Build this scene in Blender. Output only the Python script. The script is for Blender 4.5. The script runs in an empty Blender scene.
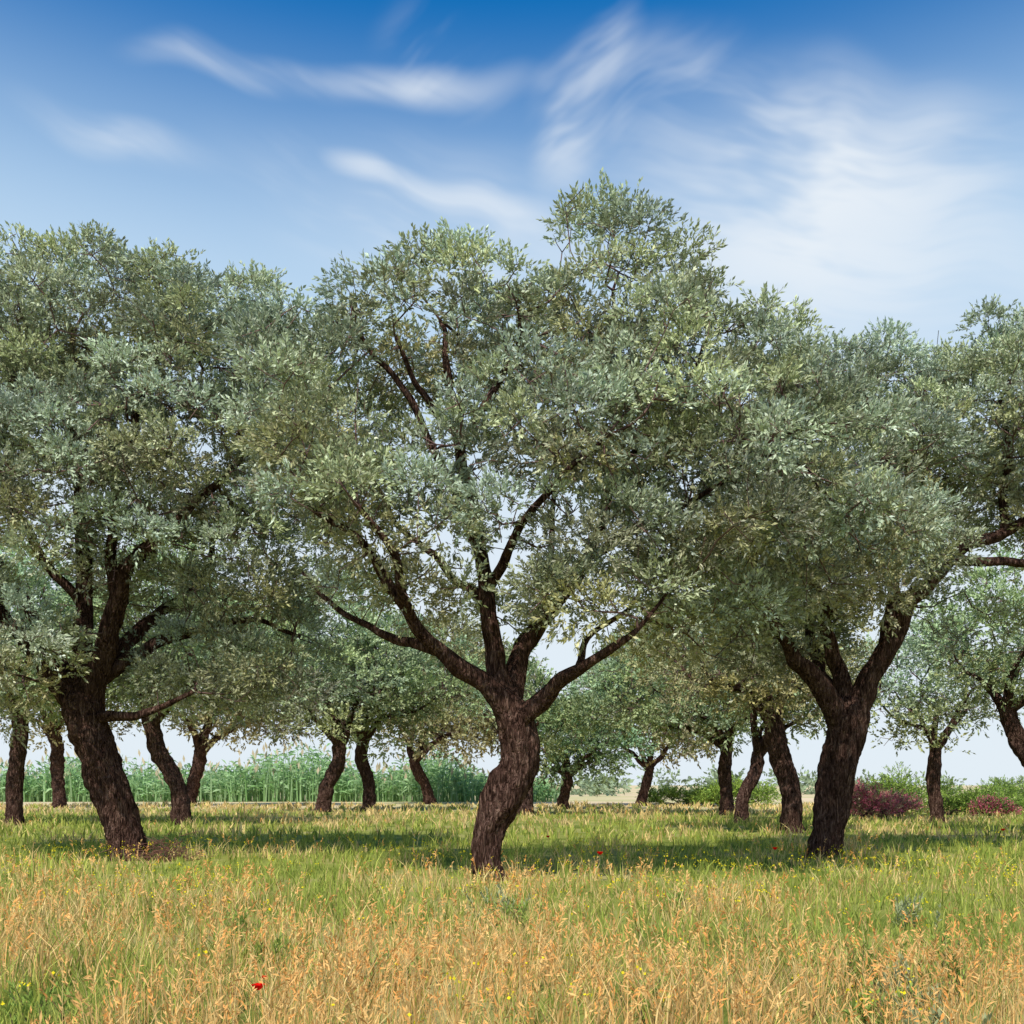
import bpy, math, random
import numpy as np
from mathutils import Vector

rng = np.random.default_rng(7)
random.seed(7)
scene = bpy.context.scene
COL = scene.collection

# ------------------------------------------------------------------ helpers
_T = np.random.default_rng(3).random((256, 256))
def vnoise(x, y):
    x = np.asarray(x, float); y = np.asarray(y, float)
    xi = np.floor(x).astype(int); yi = np.floor(y).astype(int)
    fx = x - xi; fy = y - yi
    fx = fx*fx*(3-2*fx); fy = fy*fy*(3-2*fy)
    a = _T[xi % 256, yi % 256]; b = _T[(xi+1) % 256, yi % 256]
    c = _T[xi % 256, (yi+1) % 256]; d = _T[(xi+1) % 256, (yi+1) % 256]
    return (a*(1-fx)+b*fx)*(1-fy) + (c*(1-fx)+d*fx)*fy
def fbm(x, y, o=4):
    s = 0; a = 0.5; t = 0
    for i in range(o):
        s = s + a*vnoise(x*2**i+17*i, y*2**i+31*i); t += a; a *= 0.55
    return s/t
def norm(v):
    return v/np.maximum(np.linalg.norm(v, axis=-1, keepdims=True), 1e-9)
def rand_unit(r, n):
    return norm(r.normal(size=(n, 3)))

class Buf:
    """collects vertices / polygons / colours / material indices"""
    def __init__(s): s.v=[]; s.f=[]; s.n=[]; s.c=[]; s.m=[]; s.sm=[]; s.count=0
    def add(s, V, F, C, mat=0, smooth=False):
        V=np.asarray(V,float).reshape(-1,3); F=np.asarray(F,int)
        C=np.asarray(C,float)
        if C.ndim==1: C=np.broadcast_to(C,(len(V),3))
        s.v.append(V); s.c.append(C)
        s.f.append((F+s.count).ravel()); s.n.append(np.full(len(F),F.shape[1]))
        s.m.append(np.full(len(F),mat)); s.sm.append(np.full(len(F),smooth)); s.count+=len(V)
    def build(s, name, mats, loc=(0,0,0)):
        V=np.concatenate(s.v); F=np.concatenate(s.f); N=np.concatenate(s.n)
        me=bpy.data.meshes.new(name)
        me.vertices.add(len(V)); me.vertices.foreach_set("co",(V-np.array(loc)).astype(np.float32).ravel())
        me.loops.add(len(F)); me.loops.foreach_set("vertex_index",F.astype(np.int32))
        me.polygons.add(len(N))
        st=np.concatenate([[0],np.cumsum(N)[:-1]])
        me.polygons.foreach_set("loop_start",st.astype(np.int32))
        me.polygons.foreach_set("loop_total",N.astype(np.int32))
        me.polygons.foreach_set("material_index",np.concatenate(s.m).astype(np.int32))
        me.polygons.foreach_set("use_smooth",np.concatenate(s.sm).astype(bool))
        for m in mats: me.materials.append(m)
        at=me.color_attributes.new("Col",'FLOAT_COLOR','POINT')
        C=np.concatenate(s.c); C=np.concatenate([np.clip(C,0,1),np.ones((len(C),1))],1)
        at.data.foreach_set("color",C.astype(np.float32).ravel())
        me.update(calc_edges=True)
        ob=bpy.data.objects.new(name,me); ob.location=loc; COL.objects.link(ob)
        return ob

# ------------------------------------------------------------------ materials
def new_mat(name):
    m=bpy.data.materials.new(name); m.use_nodes=True
    nt=m.node_tree; nt.nodes.clear()
    return m,nt,nt.nodes.new('ShaderNodeOutputMaterial')
def leaf_mat(name, silver=(1.38,1.33,1.55), trans=0.25, backface=True):
    m,nt,out=new_mat(name); N=nt.nodes; L=nt.links
    a=N.new('ShaderNodeAttribute'); a.attribute_name='Col'
    col=a.outputs['Color']
    if backface:
        g=N.new('ShaderNodeNewGeometry')
        mul=N.new('ShaderNodeVectorMath'); mul.operation='MULTIPLY'; mul.inputs[1].default_value=silver
        L.new(col,mul.inputs[0])
        mx=N.new('ShaderNodeMix'); mx.data_type='RGBA'
        L.new(g.outputs['Backfacing'],mx.inputs[0]); L.new(col,mx.inputs[6]); L.new(mul.outputs[0],mx.inputs[7])
        col=mx.outputs[2]
    p=N.new('ShaderNodeBsdfDiffuse'); L.new(col,p.inputs['Color'])
    t=N.new('ShaderNodeBsdfTranslucent'); L.new(a.outputs['Color'],t.inputs['Color'])
    ms=N.new('ShaderNodeMixShader'); ms.inputs[0].default_value=trans
    L.new(p.outputs[0],ms.inputs[1]); L.new(t.outputs[0],ms.inputs[2])
    L.new(ms.outputs[0],out.inputs[0])
    return m
def bark_mat():
    m,nt,out=new_mat("olive_bark"); N=nt.nodes; L=nt.links
    tc=N.new('ShaderNodeTexCoord')
    mp=N.new('ShaderNodeMapping'); mp.inputs['Scale'].default_value=(1,1,0.20); L.new(tc.outputs['Object'],mp.inputs[0])
    n1=N.new('ShaderNodeTexNoise'); n1.inputs['Scale'].default_value=16; n1.inputs['Detail'].default_value=6; n1.inputs['Roughness'].default_value=0.68; n1.inputs['Distortion'].default_value=1.2
    L.new(mp.outputs[0],n1.inputs['Vector'])
    v=N.new('ShaderNodeTexVoronoi'); v.inputs['Scale'].default_value=20; v.feature='DISTANCE_TO_EDGE'; L.new(mp.outputs[0],v.inputs['Vector'])
    r=N.new('ShaderNodeValToRGB'); e=r.color_ramp.elements
    e[0].position=0.34; e[0].color=(0.018,0.009,0.007,1); e[1].position=0.70; e[1].color=(0.30,0.19,0.145,1)
    x=e.new(0.52); x.color=(0.095,0.052,0.039,1)
    L.new(n1.outputs[0],r.inputs[0])
    p=N.new('ShaderNodeBsdfDiffuse')
    L.new(r.outputs[0],p.inputs['Color'])
    mn=N.new('ShaderNodeMath'); mn.operation='MINIMUM'; mn.inputs[1].default_value=0.25; L.new(v.outputs['Distance'],mn.inputs[0])
    a2=N.new('ShaderNodeMath'); a2.operation='MULTIPLY_ADD'; a2.inputs[1].default_value=1.8; L.new(mn.outputs[0],a2.inputs[0]); L.new(n1.outputs[0],a2.inputs[2])
    b=N.new('ShaderNodeBump'); b.inputs['Strength'].default_value=1.0; b.inputs['Distance'].default_value=0.09
    L.new(a2.outputs[0],b.inputs['Height']); L.new(b.outputs[0],p.inputs['Normal'])
    L.new(p.outputs[0],out.inputs[0])
    return m
def twig_mat():
    m,nt,out=new_mat("olive_twig"); N=nt.nodes; L=nt.links
    a=N.new('ShaderNodeAttribute'); a.attribute_name='Col'
    p=N.new('ShaderNodeBsdfDiffuse'); L.new(a.outputs['Color'],p.inputs['Color']); L.new(p.outputs[0],out.inputs[0]); return m
BARK=bark_mat(); TWIG=twig_mat()
LEAF=leaf_mat("olive_leaf",trans=0.2)
GRASS=leaf_mat("grass_blade",trans=0.35,backface=False)
PETAL=leaf_mat("petal",trans=0.3,backface=False)

# ------------------------------------------------------------------ geometry bits
def catmull(P, step):
    P=np.asarray(P,float)
    Q=np.vstack([2*P[0]-P[1],P,2*P[-1]-P[-2]])
    out=[]
    for i in range(1,len(Q)-2):
        n=max(2,int(np.linalg.norm(Q[i+1,:3]-Q[i,:3])/step))
        t=np.linspace(0,1,n,endpoint=False)[:,None]
        a,b,c,d=Q[i-1],Q[i],Q[i+1],Q[i+2]
        out.append(0.5*((2*b)+(-a+c)*t+(2*a-5*b+4*c-d)*t**2+(-a+3*b-3*c+d)*t**3))
    out.append(P[-1:]); return np.vstack(out)

def tube(buf, C, R, sides, gnarl, seed, flare=False, col=(1,1,1)):
    n=len(C); T=norm(np.gradient(C,axis=0))
    ref=np.array([0.0,1.0,0.05]); U=np.zeros_like(C)
    u=ref-np.dot(ref,T[0])*T[0]
    for i in range(n):
        u=u-np.dot(u,T[i])*T[i]; u=u/np.linalg.norm(u); U[i]=u
    W=np.cross(T,U)
    ang=np.linspace(0,2*np.pi,sides,endpoint=False)
    s=np.concatenate([[0],np.cumsum(np.linalg.norm(np.diff(C,axis=0),axis=1))])
    A,S=np.meshgrid(ang,s); tw=A+S*0.9
    m=1+gnarl*(0.55*np.sin(3*tw+seed)+0.4*np.sin(5*tw-S*1.6+seed*2.1)+0.32*np.sin(9*tw+seed+S*2)*0.8)
    m+=gnarl*3.8*(fbm(np.cos(A)*1.8+seed*3.3+20,np.sin(A)*1.8+S*2.3+20)-0.5)
    m+=gnarl*2.2*(fbm(np.cos(A)*6+seed*3.3+40,np.sin(A)*6+S*5+20,2)-0.5)
    if flare:
        f=np.exp(-S/0.2); m+=f*(0.16+0.2*np.sin(4*A+seed)+0.12*np.sin(7*A+seed*2))
    Rr=R[:,None]*m
    V=C[:,None,:]+Rr[...,None]*(np.cos(A)[...,None]*U[:,None,:]+np.sin(A)[...,None]*W[:,None,:])
    idx=np.arange(n*sides).reshape(n,sides); a=idx[:-1]; b=idx[1:]
    F=np.stack([a,np.roll(a,-1,1),np.roll(b,-1,1),b],-1).reshape(-1,4)
    buf.add(V.reshape(-1,3),F,col,0,True)
    cap=np.array([idx[-1]]); 
    buf.f.append((cap+buf.count-n*sides).ravel()); buf.n.append(np.array([sides])); buf.m.append(np.array([0])); buf.sm.append(np.array([True]))

def segs(buf, A, B, RA, RB, sides, col, mat=0):
    """many independent tapered segments"""
    T=norm(B-A); ref=np.where(np.abs(T[:,2:3])>0.9,np.array([[1.,0,0]]),np.array([[0,0,1.]]))
    U=norm(np.cross(T,ref)); W=np.cross(T,U)
    ang=np.linspace(0,2*np.pi,sides,endpoint=False)
    d=np.cos(ang)[None,:,None]*U[:,None,:]+np.sin(ang)[None,:,None]*W[:,None,:]
    V=np.concatenate([A[:,None]+RA[:,None,None]*d,B[:,None]+RB[:,None,None]*d],1)
    n=len(A); base=(np.arange(n)*2*sides)[:,None]
    k=np.arange(sides); k2=(k+1)%sides
    F=np.stack([base+k,base+k2,base+sides+k2,base+sides+k],-1).reshape(-1,4)
    buf.add(V.reshape(-1,3),F,col,mat,True)

def leaves(buf, r, O, Dv, L, per, ll, lw, col, mat=1, stem=True, updraw=0.9, face=None):
    """sprigs: O origins, Dv directions, L lengths, col per sprig; face = direction the blades tend to face"""
    n=len(O)
    if n==0: return
    if stem:
        w=norm(np.cross(Dv,r.normal(size=(n,3))))*0.005
        V=np.stack([O-w,O+w,O+w*0.5+Dv*L[:,None],O-w*0.5+Dv*L[:,None]],1)
        buf.add(V.reshape(-1,3),np.arange(n*4).reshape(n,4),np.array([0.13,0.10,0.06]),mat)
    t=np.linspace(0.08,1.0,per)[None,:]+r.normal(size=(n,per))*0.02
    P=O[:,None]+Dv[:,None]*(L[:,None]*t)[...,None]
    P[...,2]-=0.10*L[:,None]*t**2
    q=norm(r.normal(size=(n,per,3)))
    q=q-(q*Dv[:,None]).sum(-1,keepdims=True)*Dv[:,None]; q=norm(q)
    sp=np.clip(1.1-t[...,None]*0.8,0.2,1.2)
    ld=norm(Dv[:,None]*0.75+q*sp)
    up=np.array([0,0,1.0]) if face is None else face[:,None,:]
    N=up+r.normal(size=(n,per,3))*updraw
    wv=norm(np.cross(ld,N))
    l=ll*r.uniform(0.7,1.2,(n,per,1)); w=lw*r.uniform(0.75,1.2,(n,per,1))*0.5
    mid=P+ld*l*0.45
    tip=P+ld*l; tip[...,2]-=(l*0.08)[...,0]
    V=np.stack([P,mid+wv*w,tip,mid-wv*w],2).reshape(-1,3)
    c=col[:,None,:]*r.uniform(0.7,1.28,(n,per,1))
    c=np.repeat(c.reshape(-1,3),4,0)
    buf.add(V,np.arange(len(V)).reshape(-1,4),c,mat)

def grow(r, node, rad, targets, bf=0.35, jit=0.06, tip=0.0065):
    """greedy minimum-path growth of twigs from limb nodes to targets"""
    nodes=[*node]; par=[-1]*len(node); plen=list(np.zeros(len(node)))
    tgt=np.array(targets); alive=np.ones(len(tgt),bool)
    NP=np.array(node); 
    d=np.linalg.norm(tgt[:,None]-NP[None],axis=2)
    best=d.argmin(1); cost=d[np.arange(len(tgt)),best]
    for _ in range(len(tgt)):
        c=np.where(alive,cost,1e9); i=int(c.argmin()); alive[i]=False
        p=int(best[i]); a=nodes[p]; b=tgt[i]; dist=np.linalg.norm(b-a)
        k=max(1,int(dist/0.28)); new=[]
        side=r.normal(size=3)*dist*0.12; side[2]+=dist*0.05
        prev=p
        for j in range(1,k+1):
            t=j/k; q=a+(b-a)*t+side*math.sin(math.pi*t)+(r.normal(size=3)*jit if j<k else 0)
            nodes.append(q); par.append(prev); plen.append(plen[prev]+dist/k); prev=len(nodes)-1; new.append(prev)
        for q in new:
            dd=np.linalg.norm(tgt-nodes[q],axis=1)+bf*plen[q]
            m=dd<cost; cost=np.where(m,dd,cost); best=np.where(m,q,best)
    nodes=np.array(nodes); par=np.array(par); n0=len(node)
    acc=np.zeros(len(nodes)); ex=2.3
    for i in range(len(nodes)-1,n0-1,-1):
        if acc[i]==0: acc[i]=tip**ex
        acc[par[i]]+=acc[i]
    R=acc**(1/ex)
    R[:n0]=np.maximum(rad,0.01)
    return nodes,par,R,n0

def olive(name, D, X, px, trunk, limbs, lobes, voids, seed, leafscale=1.0, spacing=0.74, sprigs=50, per=10,
          cr=(0.26,0.64), tint=(1,1,1), sides=28, tr_s=0.88, li_s=0.62, shrink=0.26, ll=0.096, lw=0.036, twig=0.007, stem=True):
    """all tables are in drawing units (1 unit = D/1000 m), relative to point px"""
    r=np.random.default_rng(seed); s=D/1000.0; ox,oy=px
    def W(x,z,y): return np.array([X+(x-ox)*s, D+y*s, (oy-z)*s])
    buf=Buf()
    def conv(T): return np.array([[*W(p[0],p[1],p[2] if len(p)>3 else 0),p[-1]*s] for p in T])
    tr=conv(trunk); tr[0,2]=-0.05; tr[:,3]*=tr_s
    c=catmull(tr,0.06); tube(buf,c[:,:3],c[:,3],sides,0.125,seed,True)
    nodes=[];rad=[]; allc=[c[:,:3]]
    for li,L in enumerate(limbs):
        p=conv(L); p[:,3]*=np.linspace(0.88,li_s,len(p)); c=catmull(p,0.12)
        ln=len(c); sm=np.cumsum(r.normal(size=(ln,3)),0)*0.038; sm-=np.linspace(0,1,ln)[:,None]*sm[-1]
        sm*=np.minimum(1,np.linspace(0,4,ln))[:,None]
        c[:,:3]+=sm
        for _ in range(2): c[1:-1,:3]=(c[:-2,:3]+c[1:-1,:3]*2+c[2:,:3])/4
        A=np.concatenate(allc); dd=np.linalg.norm(A-c[0,:3],axis=1); off=A[dd.argmin()]-c[0,:3]
        c[:,:3]+=off*np.clip(1-np.linspace(0,1,ln)*2.5,0,1)[:,None]
        allc.append(c[:-2,:3])
        tube(buf,c[:,:3],np.maximum(c[:,3],0.012),max(8,sides//2),0.12,seed+li*1.7)
        st=max(1,int(ln*0.2))
        nodes+=list(c[st::2,:3]); rad+=list(c[st::2,3])
    Lb=[(W(l[0],l[1],l[2]),np.maximum(np.array([l[3],l[5],l[4]])*s-shrink,0.25),(l[6] if len(l)>6 else 1.0)) for l in lobes]
    Vd=[(W(v[0],v[1],v[2]),np.array([v[3],v[5],v[4]])*s) for v in voids]
    cen=[];outw=[]
    for k,(cc,rr,den) in enumerate(Lb):
        area=4*math.pi*((rr[0]*rr[1])**1.6/3+(rr[0]*rr[2])**1.6/3+(rr[1]*rr[2])**1.6/3)**(1/1.6)
        n=int(area/spacing**2*2.8*den)+5
        u=rand_unit(r,n); q=r.uniform(0.5,1.1,(n,1))+0.10*(r.random((n,1))<0.12)
        P=cc+u*rr*q
        ok=np.ones(n,bool)
        for j,(c2,r2,_) in enumerate(Lb):
            if j!=k: ok&=(np.linalg.norm((P-c2)/r2,axis=1)>0.55)
        for (c2,r2) in Vd: ok&=(np.linalg.norm((P-c2)/r2,axis=1)>1.0)
        ok&=~((u[:,2]<-0.35)&(r.random(n)<0.4))
        for i in np.where(ok)[0]:
            if cen:
                if np.min(np.linalg.norm(np.array(cen)-P[i],axis=1))<spacing*0.66/max(den,0.6): continue
            cen.append(P[i]); outw.append(u[i])
    cen=np.array(cen); outw=np.array(outw); nc=len(cen)
    crad=cr[0]+(cr[1]-cr[0])*r.random(nc)**1.1
    tg=[cen]
    for k in range(4):
        d=norm(rand_unit(r,nc)+outw*0.4+np.array([0,0,0.3])); tg.append(cen+d*crad[:,None]*0.75)
    nb=int(nc*0.8)
    ii=r.integers(0,nc,nb); cc=np.array([l[0] for l in Lb]).mean(0)
    tg.append(cen[ii]*0.75+cc*0.25+r.normal(size=(nb,3))*0.4)
    nd,par,R,n0=grow(r,np.array(nodes),np.array(rad),np.concatenate(tg),tip=twig)
    idx=np.arange(n0,len(nd)); RA=np.minimum(R[par[idx]],R[idx]*1.35); 
    big=R[idx]>0.02
    for sel,sd in ((big,6),(~big,3)):
        if sel.any():
            q=idx[sel]; segs(buf,nd[par[q]],nd[q],RA[sel],R[q],sd,np.array([0.16,0.10,0.09]) if sd==3 else np.array([0.085,0.05,0.042]),2)
    cnt=(sprigs*r.uniform(0.6,1.3,nc)*(crad/np.mean(cr))**1.7).astype(int)+4
    own=np.repeat(np.arange(nc),cnt); n=len(own)
    dirs=norm(rand_unit(r,n)+outw[own]*0.45+np.array([0,0,0.55]))
    O=cen[own]+dirs*(crad[own]*r.uniform(0.25,0.9,n)**0.6)[:,None]*np.array([1.1,1.1,0.75])
    Dv=norm(dirs*0.9+rand_unit(r,n)*0.5+np.array([0,0,0.25]))
    LL=r.uniform(0.14,0.30,n)*leafscale
    base=np.array([0.425,0.49,0.305])*np.array(tint)
    tone=r.uniform(0.0,1.0,nc)
    ccol=base*(0.56+0.68*r.random((nc,1)))*(1+np.outer(tone-0.5,np.array([-0.06,0.03,0.40])))
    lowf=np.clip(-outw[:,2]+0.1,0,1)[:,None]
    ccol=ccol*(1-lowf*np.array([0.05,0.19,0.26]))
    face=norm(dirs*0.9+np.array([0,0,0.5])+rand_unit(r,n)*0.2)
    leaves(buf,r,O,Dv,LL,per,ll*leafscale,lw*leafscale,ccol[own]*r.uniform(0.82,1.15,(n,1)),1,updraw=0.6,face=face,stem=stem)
    return buf.build(name,[BARK,LEAF,TWIG],(X,D,0))

# ------------------------------------------------------------------ the three near trees
olive("olive_tree",15.8,-0.35,(490,880),
 trunk=[(490,882,0,18),(486,855,0,17),(490,827,0,18),(505,792,0,23),(521,758,0,22),(514,722,0,21),(500,694,0,13)],
 limbs=[
  [(508,722,-3,16),(488,688,-18,13),(456,646,-35,10),(425,618,-45,8),(378,558,-60,6),(318,520,-60,3.5)],
  [(505,716,5,15),(489,665,10,12),(484,600,10,10),(479,530,0,8.5),(467,440,-10,7),(455,365,-10,4),(440,320,0,2.5)],
  [(510,722,-3,14),(548,698,-25,10.5),(578,676,-45,8),(608,652,-60,5.5),(632,628,-70,3),(660,600,-70,2)],
  [(508,712,8,14),(518,650,30,11),(545,590,40,10),(575,540,45,8),(600,470,50,7),(612,380,45,5),(612,300,35,3)],
  [(532,615,38,8),(575,572,10,7),(630,535,-20,6),(700,500,-30,4),(770,460,-20,2.5)],
  [(455,645,-34,7),(400,628,10,5.5),(345,600,40,4),(290,560,60,3)],
  [(480,545,0,7),(436,480,-20,5.5),(395,410,-25,4.5),(365,345,-20,3)],
  [(505,705,10,11),(520,640,80,8),(535,560,120,6),(550,470,150,4),(560,380,140,3)],
  [(470,450,-8,5),(500,390,-30,4),(520,320,-30,3)],
  [(484,610,8,6),(450,560,60,5),(400,500,100,4),(350,440,110,3)],
  [(600,475,50,5),(650,420,20,4),(700,360,10,3)],
  [(430,625,-44,6),(400,580,-80,5),(370,530,-100,3)],
  [(467,440,-10,5),(430,400,-20,4),(400,350,-30,2.5)],
  [(484,590,8,6),(520,540,-40,5),(560,500,-80,4),(600,470,-110,2)],
  [(575,676,-44,5),(600,640,-20,4),(640,590,0,2.5)],
 ],
 lobes=[(622,283,10,80,84,90),(445,335,-10,112,60,110),(540,335,30,90,66,110),(325,425,0,92,98,130),(385,535,-60,98,55,100),
        (540,460,-95,108,66,75),(565,545,-75,95,55,75),(690,390,0,110,92,140),(600,400,60,105,95,110),(700,500,-60,120,90,120),
        (805,455,10,95,95,120),(830,545,-10,90,75,100),(595,605,-60,88,48,70),(725,365,10,90,62,100),(480,610,60,68,42,60,0.7),(690,612,20,92,50,80),(410,592,-20,85,38,70,0.9),
        (455,480,-60,80,42,60,0.9)],
 voids=[(412,420,0,54,40,400),(505,562,0,18,18,400),(445,575,-10,26,12,400)],
 seed=11)

olive("olive_tree",20.0,-7.68,(128,860),
 trunk=[(128,862,0,20),(123,835,0,19),(112,795,0,20),(98,755,0,21),(84,718,0,22),(76,695,0,15)],
 limbs=[
  [(84,722,0,16),(52,668,-10,12),(18,625,-20,9),(-25,580,-25,6),(-80,520,-20,3.5)],
  [(86,720,0,17),(94,655,5,13),(112,602,0,11),(152,560,-15,9),(205,520,-25,7),(250,465,-25,4)],
  [(82,712,5,14),(66,620,20,11),(66,520,25,9),(74,420,20,6),(66,320,15,3.5)],
  [(92,690,8,10),(132,640,25,8),(185,612,40,6),(240,610,50,4),(290,630,50,3)],
  [(88,718,-2,9),(115,716,-8,7),(150,716,-12,5),(200,690,-10,3)],
  [(78,705,8,12),(30,640,40,9),(-40,560,70,6),(-100,450,80,4)],
  [(112,604,0,7),(120,520,-10,6),(150,420,-15,5),(180,330,-10,3)],
  [(60,600,20,6),(20,520,0,5),(10,430,-10,4),(20,340,0,3)],
  [(95,660,5,9),(130,600,70,7),(170,540,120,5),(190,450,130,3)],
 ],
 lobes=[(105,322,0,98,70,110),(215,360,0,90,75,120),(15,348,10,85,75,110),(50,500,-90,105,62,70),(195,455,-30,105,80,110),
        (60,410,30,95,70,120),(-85,430,0,110,130,130),(235,560,10,95,80,100),(38,648,-80,80,60,60),(-60,590,-30,80,60,80),
        (255,650,30,80,72,80),(150,550,60,100,65,80,0.9),(280,425,0,80,85,100),(180,655,40,85,62,70,0.9),(270,490,20,75,75,90),(120,560,-70,95,52,60,0.9),(-10,700,-20,55,40,60,0.8)],
 voids=[],
 seed=23)

olive("olive_tree",20.5,6.36,(822,858),
 trunk=[(823,862,0,18),(826,835,0,17),(834,790,0,19),(843,745,0,20),(848,715,0,20),(850,698,0,12)],
 limbs=[
  [(845,728,-3,16),(815,693,-10,12),(785,662,-15,9.5),(765,635,-20,7.5),(738,595,-25,5),(700,550,-25,3)],
  [(847,718,5,14),(843,665,10,10),(818,620,0,8),(800,570,-10,6),(790,500,-15,4)],
  [(850,728,0,16),(878,668,-8,12.5),(903,612,-15,10.5),(942,570,-20,9),(990,532,-25,7.5),(1045,495,-25,5),(1110,440,-20,3)],
  [(886,655,-5,8),(902,600,30,7),(915,530,45,6),(935,440,45,4),(960,370,35,3)],
  [(945,572,-20,6),(990,574,-30,5),(1045,568,-35,4),(1100,560,-35,3)],
  [(848,715,8,11),(835,650,60,8),(850,570,110,6),(870,470,130,4)],
  [(820,625,0,6),(850,560,-30,5),(865,480,-45,4),(850,400,-40,3)],
  [(990,532,-25,5),(1000,470,-10,4),(1000,400,0,3)],
 ],
 lobes=[(850,480,-10,110,90,120),(975,432,10,105,75,120),(850,398,20,90,52,100),(1010,385,0,85,60,100),(1075,445,0,100,100,130),
        (760,550,-10,85,75,90),(860,565,-60,75,60,80),(930,500,60,90,60,90),(1075,540,0,75,42,80),(790,625,40,75,45,70),(985,605,90,65,40,60,0.7),(830,605,-20,65,42,60,0.8),(760,620,-30,60,35,60,0.8)],
 voids=[(965,545,-60,55,34,90),(935,640,-40,50,45,90)],
 seed=37)

# ------------------------------------------------------------------ trees farther back
def far_tree(px, py, top, seed, r0=11, crown=None, tint=(1,1,1), D=None, extra=(), sprigs=26):
    D=D or 1500.0/(py-785); X=(px-512)*D/1000
    r=np.random.default_rng(seed)
    tx,ty=top
    trunk=[(px,py+2,0,r0*1.0),(px+(tx-px)*0.25+r.uniform(-3,3),py+(ty-py)*0.35,0,r0*0.85),(px+(tx-px)*0.7+r.uniform(-3,3),py+(ty-py)*0.7,0,r0*0.9),(tx,ty,0,r0*0.8)]
    cx,cz,rx,rz=crown
    limbs=[]
    for k in range(5):
        a=-1+2*k/4+r.uniform(-.2,.2); yy=r.uniform(-50,50)*rx/70
        ex=cx+a*rx*0.7; ez=cz-rz*(0.15-0.3*abs(a))
        st=r.uniform(0,0.35)
        limbs.append([(tx,ty+r0*(0.5+st),0,r0*0.6),(tx+(ex-tx)*0.3+r.uniform(-6,6),ty+(ez-ty)*0.42,yy*0.4,r0*0.38),(tx+(ex-tx)*0.75+r.uniform(-5,5),ty+(ez-ty)*0.7+r.uniform(-6,6),yy*0.8,r0*0.22),(ex,ez,yy,r0*0.1)])
    j=lambda a:r.uniform(1-a,1+a)
    lobes=[(cx-rx*0.5*j(.2),cz+rz*0.15*j(.8),0,rx*0.55*j(.15),rz*0.65*j(.15),rx*0.6),(cx+rx*0.5*j(.2),cz+rz*0.1*j(.8),rx*.1,rx*0.55*j(.15),rz*0.7*j(.15),rx*0.6),(cx+rx*r.uniform(-.2,.2),cz-rz*0.3,-rx*.1,rx*0.62*j(.15),rz*0.7,rx*0.6),
           (cx+rx*0.05,cz+rz*0.3,-rx*0.35,rx*0.6,rz*0.6,rx*0.5),(cx-rx*0.2,cz-rz*0.05,rx*0.3,rx*0.7,rz*0.7,rx*0.5)]+list(extra)
    sc=D/20.0; q=sc**0.72
    return olive("olive_tree",D,X,(px,py),trunk,limbs,lobes,[],seed,leafscale=0.92*sc**0.9,spacing=0.64*q,sprigs=sprigs,per=8,
          cr=(0.28*q,0.60*q),tint=tint,sides=14,li_s=0.6,shrink=0.10*q,lw=0.046,twig=0.007*sc**0.5,stem=False)

G1=(0.78,0.88,0.70); G2=(0.90,0.97,0.88); BR=(0.84,0.76,0.64)
far_tree(183,825,(149,716),101,11,(165,640,115,88),tint=G1)
far_tree(15,825,(20,712),102,10,(10,640,95,88),tint=G1)
far_tree(60,808,(58,742),103,8,(60,685,75,62),tint=BR)
far_tree(188,806,(201,748),104,8,(235,682,88,72),tint=BR)
far_tree(322,812,(340,742),105,9,(335,662,76,88),tint=G2)
far_tree(368,811,(363,740),106,8,(388,680,72,72),tint=G1)
far_tree(430,803,(413,757),107,7,(450,695,84,74),tint=BR,D=78)
far_tree(526,815,(522,755),108,8,(530,712,48,54),tint=G1)
far_tree(563,809,(566,772),109,7,(582,743,60,46),tint=(0.52,0.66,0.48),sprigs=40)
far_tree(793,833,(772,716),110,13,(748,652,114,76),tint=BR)
far_tree(728,815,(727,742),111,8,(690,690,104,66),tint=G1)
far_tree(741,823,(758,752),112,8,(785,680,85,60),tint=G1)
far_tree(938,823,(935,748),113,8,(935,685,68,66),tint=G2)
far_tree(1062,835,(1005,705),114,11,(1030,640,90,80),tint=G1)
far_tree(640,806,(650,767),115,6,(652,710,80,60),tint=BR,D=72)

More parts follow.
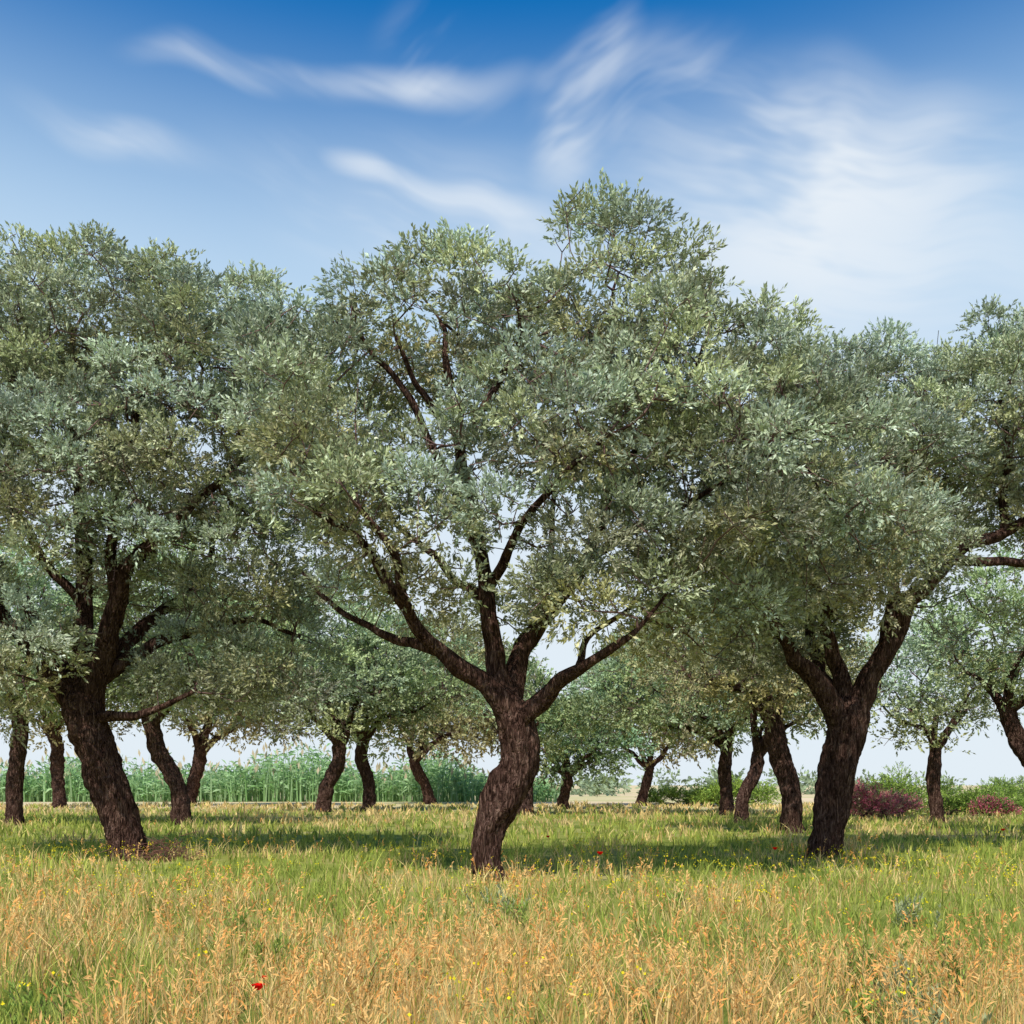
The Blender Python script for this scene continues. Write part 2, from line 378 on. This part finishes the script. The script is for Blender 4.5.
# ------------------------------------------------------------------ ground
def ground_mat():
    m,nt,out=new_mat("meadow_soil"); N=nt.nodes; L=nt.links
    tc=N.new('ShaderNodeTexCoord')
    n1=N.new('ShaderNodeTexNoise'); n1.noise_dimensions='2D'; n1.inputs['Scale'].default_value=0.35; n1.inputs['Detail'].default_value=5; n1.inputs['Roughness'].default_value=0.65
    L.new(tc.outputs['Object'],n1.inputs['Vector'])
    r=N.new('ShaderNodeValToRGB'); e=r.color_ramp.elements
    e[0].position=0.35; e[0].color=(0.12,0.15,0.03,1); e[1].position=0.68; e[1].color=(0.32,0.28,0.11,1)
    x=e.new(0.5); x.color=(0.22,0.24,0.055,1)
    L.new(n1.outputs[0],r.inputs[0])
    sx=N.new('ShaderNodeSeparateXYZ'); L.new(tc.outputs['Object'],sx.inputs[0])
    mr=N.new('ShaderNodeMapRange'); mr.interpolation_type='SMOOTHSTEP'; mr.inputs[1].default_value=52; mr.inputs[2].default_value=72; L.new(sx.outputs['Y'],mr.inputs[0])
    n2=N.new('ShaderNodeTexNoise'); n2.noise_dimensions='2D'; n2.inputs['Scale'].default_value=0.06; n2.inputs['Detail'].default_value=4; L.new(tc.outputs['Object'],n2.inputs['Vector'])
    r2=N.new('ShaderNodeValToRGB'); e=r2.color_ramp.elements
    e[0].position=0.35; e[0].color=(0.62,0.48,0.31,1); e[1].position=0.7; e[1].color=(0.45,0.41,0.20,1)
    L.new(n2.outputs[0],r2.inputs[0])
    mx=N.new('ShaderNodeMix'); mx.data_type='RGBA'; L.new(mr.outputs[0],mx.inputs[0]); L.new(r.outputs[0],mx.inputs[6]); L.new(r2.outputs[0],mx.inputs[7])
    p=N.new('ShaderNodeBsdfDiffuse')
    L.new(mx.outputs[2],p.inputs['Color'])
    L.new(p.outputs[0],out.inputs[0]); return m
gb=Buf(); S=4000
gb.add([(-S,-200,0),(S,-200,0),(S,S,0),(-S,S,0)],[[0,1,2,3]],(1,1,1))
gb.build("ground",[ground_mat()])

# ------------------------------------------------------------------ grass
GREEN=np.array([0.23,0.34,0.055]); YG=np.array([0.58,0.58,0.14]); STRAW=np.array([0.87,0.68,0.31]); ORG=np.array([0.84,0.46,0.15])
def dryness(x,y):
    d=np.interp(y,[4,7,9,11,14,18,35,50,62,80],[0.62,0.56,0.38,0.20,0.11,0.12,0.20,0.45,0.85,0.95])
    return np.clip(d+(fbm(x*0.55+50,y*0.33+50)-0.5)*2.8+(fbm(x*0.12+9,y*0.12+5)-0.5)*1.0+0.03*np.clip(np.abs(x)-1,-1,2.5)*np.clip(1.6-y/8,0,1),0,1)
def scatter(r,y0,y1,dens,side=0.58,pad=2.5):
    w1=side*y1+pad; n=int((y1-y0)*2*w1*dens)
    x=r.uniform(-w1,w1,n); y=r.uniform(y0,y1,n); ok=np.abs(x)<side*y+pad
    return x[ok],y[ok]
def blades(buf,r,x,y,h,w,col,bend=0.45):
    n=len(x); a=r.uniform(0,2*np.pi,n); b=r.uniform(0,2*np.pi,n)
    wv=np.stack([np.cos(a),np.sin(a),np.zeros(n)],1)*(w*0.5)[:,None]
    lean=np.stack([np.cos(b),np.sin(b),np.zeros(n)],1)*(h*r.uniform(0.05,bend,n))[:,None]
    o=np.stack([x,y,np.full(n,-0.01)],1); up=np.array([0,0,1.0])
    m=o+lean*0.32+up*(h*0.55)[:,None]; t=o+lean+up*(h*0.97)[:,None]
    V=np.stack([o-wv,o+wv,m+wv*0.8,m-wv*0.8,t],1).reshape(-1,3)
    i=np.arange(n)[:,None]*5
    base=buf.count
    C=np.repeat(col[:,None,:],5,1)
    buf.add(V,i+np.array([[0,1,2,3]]),C.reshape(-1,3))
    buf.f.append((i+np.array([[3,2,4]])+base).ravel()); buf.n.append(np.full(n,3)); buf.m.append(np.zeros(n,int)); buf.sm.append(np.zeros(n,bool))
    return t,lean
r=np.random.default_rng(55); gb=Buf()
for (y0,y1,dens,w,hh) in ((3.6,9,360,0.009,0.27),(9,15,180,0.013,0.25),(15,26,72,0.021,0.22),(26,45,20,0.047,0.24),(45,75,6,0.09,0.28)):
    x,y=scatter(r,y0,y1,dens)
    cell=0.22+0.012*y; jx=np.round(x/cell)*cell+(_T[(np.round(x/cell).astype(int))%256,(np.round(y/cell).astype(int))%256]-0.5)*cell; jy=np.round(y/cell)*cell
    k=r.uniform(0,0.8,len(x)); x=x*(1-k)+jx*k; y=y*(1-k)+jy*k; n=len(x)
    tuft=_T[(np.round(x/cell*0.5).astype(int)*7)%256,(np.round(y/cell*0.5).astype(int)*13)%256]
    dry=np.clip(dryness(x,y)+(tuft-0.5)*0.35,0,1); u=r.random(n)
    k=r.random((n,1)); kg=k**0.9
    oo=np.interp(y,[6,12,20],[0.85,0.5,0.35])[:,None]
    c=np.where((u<dry*0.88)[:,None],STRAW*(1-k*oo)+ORG*k*oo,GREEN*(1-kg)+YG*kg)*r.uniform(0.5,1.2,(n,1))
    lush=0.3+1.4*fbm(x*0.9+3,y*0.9+8)
    h=hh*lush*r.uniform(0.35,1.35,n)*(0.7+0.6*tuft)
    blades(gb,r,x,y,h,np.full(n,w)*r.uniform(0.6,1.3,n),c,0.85)
gb.build("meadow_grass",[GRASS])

gb=Buf()
for (y0,y1,dens,sc,hm) in ((3.6,6.5,75,1.2,1.15),(6.5,9,58,1.4,1.0),(9,14,28,1.7,1.0),(14,24,6,2.0,0.9),(24,50,1,3.0,0.9)):
    x,y=scatter(r,y0,y1,dens); 
    dry=dryness(x,y); ok=r.random(len(x))<np.clip(dry*1.3-0.12,0.03,1); x=x[ok];y=y[ok]; n=len(x)
    h=r.uniform(0.22,0.54,n)*hm; k=r.random((n,1)); c=(STRAW*(1-k)+ORG*k)*r.uniform(0.7,1.15,(n,1))
    t,lean=blades(gb,r,x,y,h,np.full(n,0.004*sc),c,0.6)
    ld=norm(lean+np.array([0,0,0.04]))
    hd=r.uniform(0.7,1.4,n)[:,None]
    for j in range(7):
        o=t+np.array([0,0,-0.015])*j*hd-lean*0.03*j
        d=norm(ld*0.8+r.normal(size=(n,3))*0.5+np.array([0,0,0.5]))
        w=norm(np.cross(d,r.normal(size=(n,3))))*0.0045*sc
        l=(r.uniform(0.025,0.055,n)*(1+0.2*(sc-1)))[:,None]*hd
        V=np.stack([o,o+d*l*0.5+w,o+d*l,o+d*l*0.5-w],1).reshape(-1,3)
        gb.add(V,np.arange(4*n).reshape(-1,4),np.repeat(c*np.array([1.05,0.88,0.76]),4,0))
gb.build("dry_seed_grass",[GRASS])

gb=Buf()
x,y=scatter(r,4.5,24,9); f=fbm(x*0.5+90,y*0.35+20); ok=r.random(len(x))<np.clip((f-0.42)*5,0.03,1); x=x[ok];y=y[ok];n=len(x)
h=r.uniform(0.22,0.44,n)
t,_=blades(gb,r,x,y,h,np.full(n,0.005),np.tile(GREEN*1.1,(n,1)),0.2)
for j in range(5):
    o=t+r.normal(size=(n,3))*np.array([0.02,0.02,0.015])
    d=rand_unit(r,n); w=norm(np.cross(d,r.normal(size=(n,3)))); q=r.uniform(0.006,0.013,n)[:,None]
    V=np.stack([o-d*q,o+w*q,o+d*q,o-w*q],1).reshape(-1,3)
    gb.add(V,np.arange(4*n).reshape(-1,4),np.array([0.85,0.70,0.03]))
gb.build("yellow_wildflowers",[PETAL])

def weed(X,Y,hh,col,seed,nst=14):
    b=Buf(); q=np.random.default_rng(seed)
    O=[];D_=[];L_=[]
    for k in range(nst):
        a=q.uniform(0,6.28); tilt=q.uniform(0.05,0.6); d=np.array([math.cos(a)*tilt,math.sin(a)*tilt,1.0]); d/=np.linalg.norm(d)
        o=np.array([X,Y,0.0])+q.normal(size=3)*np.array([0.1,0.1,0]); hk=hh*q.uniform(0.5,1.05)
        O.append(o);D_.append(d);L_.append(hk)
    leaves(b,q,np.array(O),np.array(D_),np.array(L_),20,0.07,0.02,np.tile(col,(nst,1)),0,True,0.6)
    return b.build("wild_weed_plant",[GRASS],(X,Y,0))
for k,(X,Y,h) in enumerate([(2.55,6.6,.38),(3.0,6.9,.35),(2.7,7.4,.36),(0.05,10.6,.4),(-0.15,10.9,.45),(-2.6,9.5,.34),(3.6,8.3,.35),(-0.9,7.2,.3),(4.2,10.5,.38),(1.9,11.5,.34),(2.2,6.0,.32),(0.9,6.3,.30),(2.4,5.8,.3),(-2.9,6.2,.3),(-1.9,8.2,.3)]):
    weed(X,Y,h,np.array([0.30,0.40,0.09]) if k%4 else np.array([0.38,0.42,0.22]),300+k)

def poppy(X,Y,Z,sz,seed):
    b=Buf(); q=np.random.default_rng(seed)
    segs(b,np.array([[X+.02,Y,0],[X+.01,Y,Z*0.5]]),np.array([[X+.01,Y,Z*0.5],[X,Y,Z]]),np.array([.003,.0025]),np.array([.0025,.002]),5,np.array([0.15,0.25,0.06]))
    c=np.array([X,Y,Z])
    for k in range(4):
        a=k*math.pi/2+0.3; n1=6;n2=5; V=[]
        for i in range(n2+1):
            t=i/n2
            for j in range(n1+1):
                s_=(j/n1-0.5)*2; wd=(0.25+0.95*math.sin(min(1,t*1.15)*math.pi*0.55))*0.85
                ang=a+s_*wd*0.9; rad=sz*t*(1-0.25*s_*s_*t)*(1+0.02*k); z=sz*(0.75*t*t+0.05*math.sin(s_*7+k)*t)
                V.append(c+np.array([math.cos(ang)*rad*0.85,math.sin(ang)*rad*0.85,z]))
        idx=np.arange((n1+1)*(n2+1)).reshape(n2+1,n1+1)
        F=np.stack([idx[:-1,:-1],idx[:-1,1:],idx[1:,1:],idx[1:,:-1]],-1).reshape(-1,4)
        b.add(V,F,np.array([0.72,0.012,0.008]),0,True)
    segs(b,c[None]+[[0,0,0.0]],c[None]+[[0,0,sz*0.45]],np.array([sz*0.12]),np.array([sz*0.2]),8,np.array([0.02,0.025,0.01]))
    return b.build("poppy_flower",[PETAL],(X,Y,0))
poppy((258-512)*0.0059,5.9,0.29,0.046,1)
poppy((600-512)*0.0155,15.5,0.42,0.06,2)
poppy((262-512)*0.0061,6.15,0.31,0.02,6)
poppy((775-512)*0.017,17.0,0.40,0.055,3)
poppy((548-512)*0.02,20.0,0.45,0.05,4)
poppy((1003-512)*0.024,24.0,0.40,0.07,5)

b=Buf(); q=np.random.default_rng(9); n=260
A=np.stack([q.normal(-7.0,0.35,n),q.normal(19.9,0.3,n),np.abs(q.normal(0.1,0.16,n))],1); d=rand_unit(q,n)*np.array([1,1,0.5]); Bp=A+d*q.uniform(0.2,0.5,(n,1)); Bp[:,2]=np.maximum(Bp[:,2],0.02)
segs(b,A,Bp,np.full(n,.009),np.full(n,.004),3,np.array([0.16,0.08,0.06])); b.build("pruned_twig_pile",[TWIG],(-7,19.9,0))

# ------------------------------------------------------------------ reeds and shrubs
b=Buf(); q=np.random.default_rng(77); n=4000
x=q.uniform(-75,4,n); y=q.uniform(88,97,n)
hgt=(4.4+3.0*(fbm(x*0.15,y*0.1)-0.5)*2)*q.uniform(0.45,1.05,n)*np.interp(x,[-75,-6,-2,4],[1,1,0.6,0.45])
kk=q.random((n,1)); c=(np.array([0.22,0.40,0.14])*(1-kk)+np.array([0.40,0.56,0.30])*kk)*q.uniform(0.8,1.2,(n,1))
blades(b,q,x,y,hgt,np.full(n,0.13),c,0.25)
for j in range(5):
    zz=hgt*q.uniform(0.2,0.95,n); a=q.uniform(0,6.28,n); o=np.stack([x,y,zz],1)
    dd=np.stack([np.cos(a),np.sin(a),q.uniform(0.1,1.2,n)],1); dd=norm(dd); l=q.uniform(0.5,1.2,n)[:,None]
    w=norm(np.cross(dd,q.normal(size=(n,3))))*0.1; tip=o+dd*l; tip[:,2]-=0.25
    b.add(np.stack([o,o+dd*l*0.5+w,tip,o+dd*l*0.5-w],1).reshape(-1,3),np.arange(4*n).reshape(-1,4),np.repeat(c,4,0))
m=q.random(n)<0.12; xx=x[m];yy=y[m];h2=hgt[m]-0.1; k=m.sum()
o=np.stack([xx,yy,h2],1); up=np.stack([q.normal(0,0.25,k),q.normal(0,0.2,k),np.full(k,0.8)],1); w=np.array([0.13,0,0])
b.add(np.stack([o,o+up*0.5+w,o+up,o+up*0.5-w],1).reshape(-1,3),np.arange(4*k).reshape(-1,4),np.array([0.6,0.5,0.33]))
b.build("reed_bed",[GRASS])

def shrub(name,X,Y,rx,rz,col,seed,col2=None,ls=1.3,n=900):
    b=Buf(); q=np.random.default_rng(seed)
    nc=18; cc=np.stack([q.uniform(-1,1,nc)*rx*0.9,q.uniform(-1,1,nc)*rx*0.5,q.uniform(0.1,0.8,nc)*rz],1)
    cc[:,2]*=1-0.5*np.abs(cc[:,0]/rx)
    cr=q.uniform(0.2,0.38,nc)*min(rx,rz)*1.2
    own=q.integers(0,nc,n); d=rand_unit(q,n); d[:,2]=np.abs(d[:,2])*1.0-0.15; d=norm(d)
    O=cc[own]+d*(cr[own]*q.uniform(0.4,1.2,n))[:,None]; O[:,2]=np.maximum(O[:,2],0.02); O+=np.array([X,Y,0])
    A=np.tile([X,Y,0.0],(nc,1))+q.normal(size=(nc,3))*[0.1,0.1,0]; segs(b,A,cc+np.array([X,Y,0]),np.full(nc,.04),np.full(nc,.015),5,np.array([.07,.05,.04]))
    cols=np.tile(col,(n,1)); 
    if col2 is not None: cols=np.where(q.random((n,1))<0.45,col2,col)
    tone=q.uniform(0.7,1.25,nc)[own][:,None]
    leaves(b,q,O,norm(d+rand_unit(q,n)*0.5+np.array([0,0,.3])),q.uniform(0.2,0.5,n)*ls*0.7,8,0.09*ls,0.035*ls,cols*tone,1)
    return b.build(name,[TWIG,LEAF],(X,Y,0))
gr=np.array([0.14,0.23,0.045]); gr2=np.array([0.28,0.40,0.07]); pk=np.array([0.48,0.13,0.16]); pk2=np.array([0.34,0.26,0.14])
shrub("red_flowering_shrub",15.6,44.5,1.2,1.6,pk,1,pk2)
shrub("red_flowering_shrub",17.3,46,1.4,1.0,pk,2,pk2)
shrub("green_shrub",18.6,48,1.7,2.3,gr2,3,gr)
shrub("green_shrub",21.5,50,1.6,1.5,gr,4,gr2)
shrub("green_shrub",24.5,52,2.0,1.3,gr2,5,gr)
shrub("red_flowering_shrub",23.4,48.5,0.8,0.7,pk,6,gr)
shrub("green_shrub",27.0,55,2.0,1.9,gr,7,gr2)
shrub("green_shrub",15.5,70,3.0,1.6,gr2,8,gr,2.2)
shrub("green_shrub",12.5,74,2.6,1.1,gr2,9,gr,2.2)
b=Buf(); q=np.random.default_rng(5); nc=380
cx=q.uniform(-260,260,nc); cy=q.uniform(130,190,nc); ch=1.0+5.0*np.clip(fbm(cx*0.035,cy*0.02)-0.40,0,1)*1.6*q.uniform(0.6,1.2,nc)
own=np.repeat(np.arange(nc),26); n=len(own); d=rand_unit(q,n)
O=np.stack([cx,cy,ch*0.5],1)[own]+d*np.stack([ch*1.1,ch*0.8,ch*0.5],1)[own]*q.uniform(0.5,1,(n,1)); O[:,2]=np.maximum(O[:,2],0.05)
cc=(np.array([0.28,0.35,0.21])*q.uniform(0.75,1.25,(nc,1)))[own]
leaves(b,q,O,d,np.full(n,0.9),4,0.9,0.5,cc,0,False)
b.build("distant_trees",[GRASS])

# ------------------------------------------------------------------ sky
SUN_EL=math.radians(52); SUN_AZ=math.radians(198)
w=bpy.data.worlds.new("World"); scene.world=w; w.use_nodes=True
nt=w.node_tree; nt.nodes.clear(); N=nt.nodes; L=nt.links
out=N.new('ShaderNodeOutputWorld'); bg=N.new('ShaderNodeBackground'); bg.inputs[1].default_value=0.12
sky=N.new('ShaderNodeTexSky'); sky.sky_type='NISHITA'; sky.sun_disc=False; sky.sun_elevation=SUN_EL; sky.sun_rotation=SUN_AZ
sky.air_density=1.0; sky.dust_density=0.5; sky.ozone_density=2.5
tc=N.new('ShaderNodeTexCoord'); sp=N.new('ShaderNodeSeparateXYZ'); L.new(tc.outputs['Generated'],sp.inputs[0])
hs=N.new('ShaderNodeHueSaturation'); hs.inputs['Saturation'].default_value=1.75; hs.inputs['Value'].default_value=1.5; L.new(sky.outputs[0],hs.inputs['Color'])
def rng_(src,a,b,lo=0.0,hi=1.0):
    m=N.new('ShaderNodeMapRange'); m.interpolation_type='SMOOTHSTEP'
    for i,v in enumerate((a,b,lo,hi)): m.inputs[i+1].default_value=v
    L.new(src,m.inputs[0]); return m.outputs[0]
def mixc(f,a,b):
    m=N.new('ShaderNodeMix'); m.data_type='RGBA'; L.new(f,m.inputs[0]); L.new(a,m.inputs[6])
    if isinstance(b,tuple): m.inputs[7].default_value=b
    else: L.new(b,m.inputs[7])
    return m.outputs[2]
def M(op,a,b=None,c=None):
    n=N.new('ShaderNodeMath'); n.operation=op
    for i,v in enumerate((a,b,c)):
        if v is None: continue
        if isinstance(v,(int,float)): n.inputs[i].default_value=v
        else: L.new(v,n.inputs[i])
    return n.outputs[0]
z=sp.outputs['Z']
c1=mixc(rng_(z,0.635,0.42,0,0.85),hs.outputs[0],(4.5,6.1,7.6,1))
c2=mixc(rng_(z,0.52,0.16,0,0.92),c1,(6.5,7.15,7.7,1))
az=M('ARCTAN2',sp.outputs['X'],sp.outputs['Y'])
cb=N.new('ShaderNodeCombineXYZ'); L.new(az,cb.inputs[0]); L.new(z,cb.inputs[1])
wn=N.new('ShaderNodeTexNoise'); wn.noise_dimensions='2D'; wn.inputs['Scale'].default_value=7.0; wn.inputs['Detail'].default_value=1; L.new(cb.outputs[0],wn.inputs['Vector'])
wv=N.new('ShaderNodeVectorMath'); wv.operation='MULTIPLY_ADD'; wv.inputs[1].default_value=(0.06,0.035,0); wv.inputs[2].default_value=(-0.03,-0.0175,0); L.new(wn.outputs['Color'],wv.inputs[0])
wa=N.new('ShaderNodeVectorMath'); wa.operation='ADD'; L.new(cb.outputs[0],wa.inputs[0]); L.new(wv.outputs[0],wa.inputs[1]); P=wa.outputs[0]
def fiber(ang,sc,stretch,lo,hi,off=0,det=4):
    mp=N.new('ShaderNodeMapping'); mp.vector_type='TEXTURE'; mp.inputs['Rotation'].default_value=(0,0,ang); mp.inputs['Scale'].default_value=(stretch,1,1); mp.inputs['Location'].default_value=(off,off,0)
    L.new(P,mp.inputs[0])
    n=N.new('ShaderNodeTexNoise'); n.noise_dimensions='2D'; n.inputs['Scale'].default_value=sc; n.inputs['Detail'].default_value=det; n.inputs['Roughness'].default_value=0.62; L.new(mp.outputs[0],n.inputs['Vector'])
    return rng_(n.outputs[0],lo,hi)
def px2(px,py):
    u=(px-512)/1000; t=(785-py)/1000; return math.atan(u), t/math.sqrt(1+u*u+t*t)
def wisp(p0,p1,width,amp):
    a0=px2(*p0);a1=px2(*p1); dx=a1[0]-a0[0]; dy=a1[1]-a0[1]; ln=math.hypot(dx,dy)
    mp=N.new('ShaderNodeMapping'); mp.vector_type='TEXTURE'; mp.inputs['Location'].default_value=((a0[0]+a1[0])/2,(a0[1]+a1[1])/2,0)
    mp.inputs['Rotation'].default_value=(0,0,math.atan2(dy,dx)); mp.inputs['Scale'].default_value=(ln*0.62,width/1000,1); L.new(P,mp.inputs[0])
    ls=N.new('ShaderNodeVectorMath'); ls.operation='LENGTH'; L.new(mp.outputs[0],ls.inputs[0])
    return rng_(ls.outputs['Value'],1.0,0.0,0.0,amp)
def total(*a):
    t=a[0]
    for b_ in a[1:]: t=M('ADD',t,b_)
    return t
f1=fiber(-0.2,15,5.5,0.32,0.64); f2=fiber(0.35,13,4.5,0.36,0.68,3.0)
K=total(wisp((328,146),(415,190),13,0.85),wisp((380,178),(570,220),15,0.9))
A=total(wisp((120,40),(330,72),16,0.5),wisp((280,66),(545,78),18,0.55),wisp((10,100),(220,172),20,0.55),
        wisp((560,210),(1100,240),120,0.9),wisp((640,90),(1060,160),60,0.5),wisp((230,170),(640,260),75,0.6))
B=total(wisp((530,190),(590,60),48,0.7),wisp((560,80),(640,5),34,0.5),wisp((370,15),(520,90),40,0.4),wisp((560,110),(760,60),50,0.45))
tot=total(M('MULTIPLY',A,M('MULTIPLY_ADD',f1,0.75,0.25)),M('MULTIPLY',B,f2),M('MULTIPLY',K,M('MULTIPLY_ADD',f1,0.4,0.6)))
c3=mixc(M('MINIMUM',tot,0.92),c2,(6.9,7.4,7.9,1))
L.new(c3,bg.inputs[0]); L.new(bg.outputs[0],out.inputs[0])
try: w.cycles.sampling_method='NONE'     # soft even sky: found by the bounce rays, no light sampling needed
except Exception as e: print(e)

sl=bpy.data.lights.new("sun",'SUN'); sl.energy=5.0; sl.angle=math.radians(0.8); sl.color=(1.0,0.95,0.87)
so=bpy.data.objects.new("sun",sl); COL.objects.link(so)
d=Vector((math.sin(SUN_AZ)*math.cos(SUN_EL),math.cos(SUN_AZ)*math.cos(SUN_EL),math.sin(SUN_EL)))
so.rotation_euler=d.to_track_quat('Z','Y').to_euler(); so.location=d*60

# ------------------------------------------------------------------ camera
cam=bpy.data.cameras.new("camera"); cam.sensor_width=36; cam.lens=35.16; cam.shift_y=273/1024; cam.clip_end=8000; cam.clip_start=0.05
co=bpy.data.objects.new("camera",cam); COL.objects.link(co); co.location=(0,0,1.5); co.rotation_euler=(math.radians(90),0,0)
scene.camera=co
scene.view_settings.view_transform='Standard'; scene.view_settings.look='None'; scene.view_settings.exposure=0
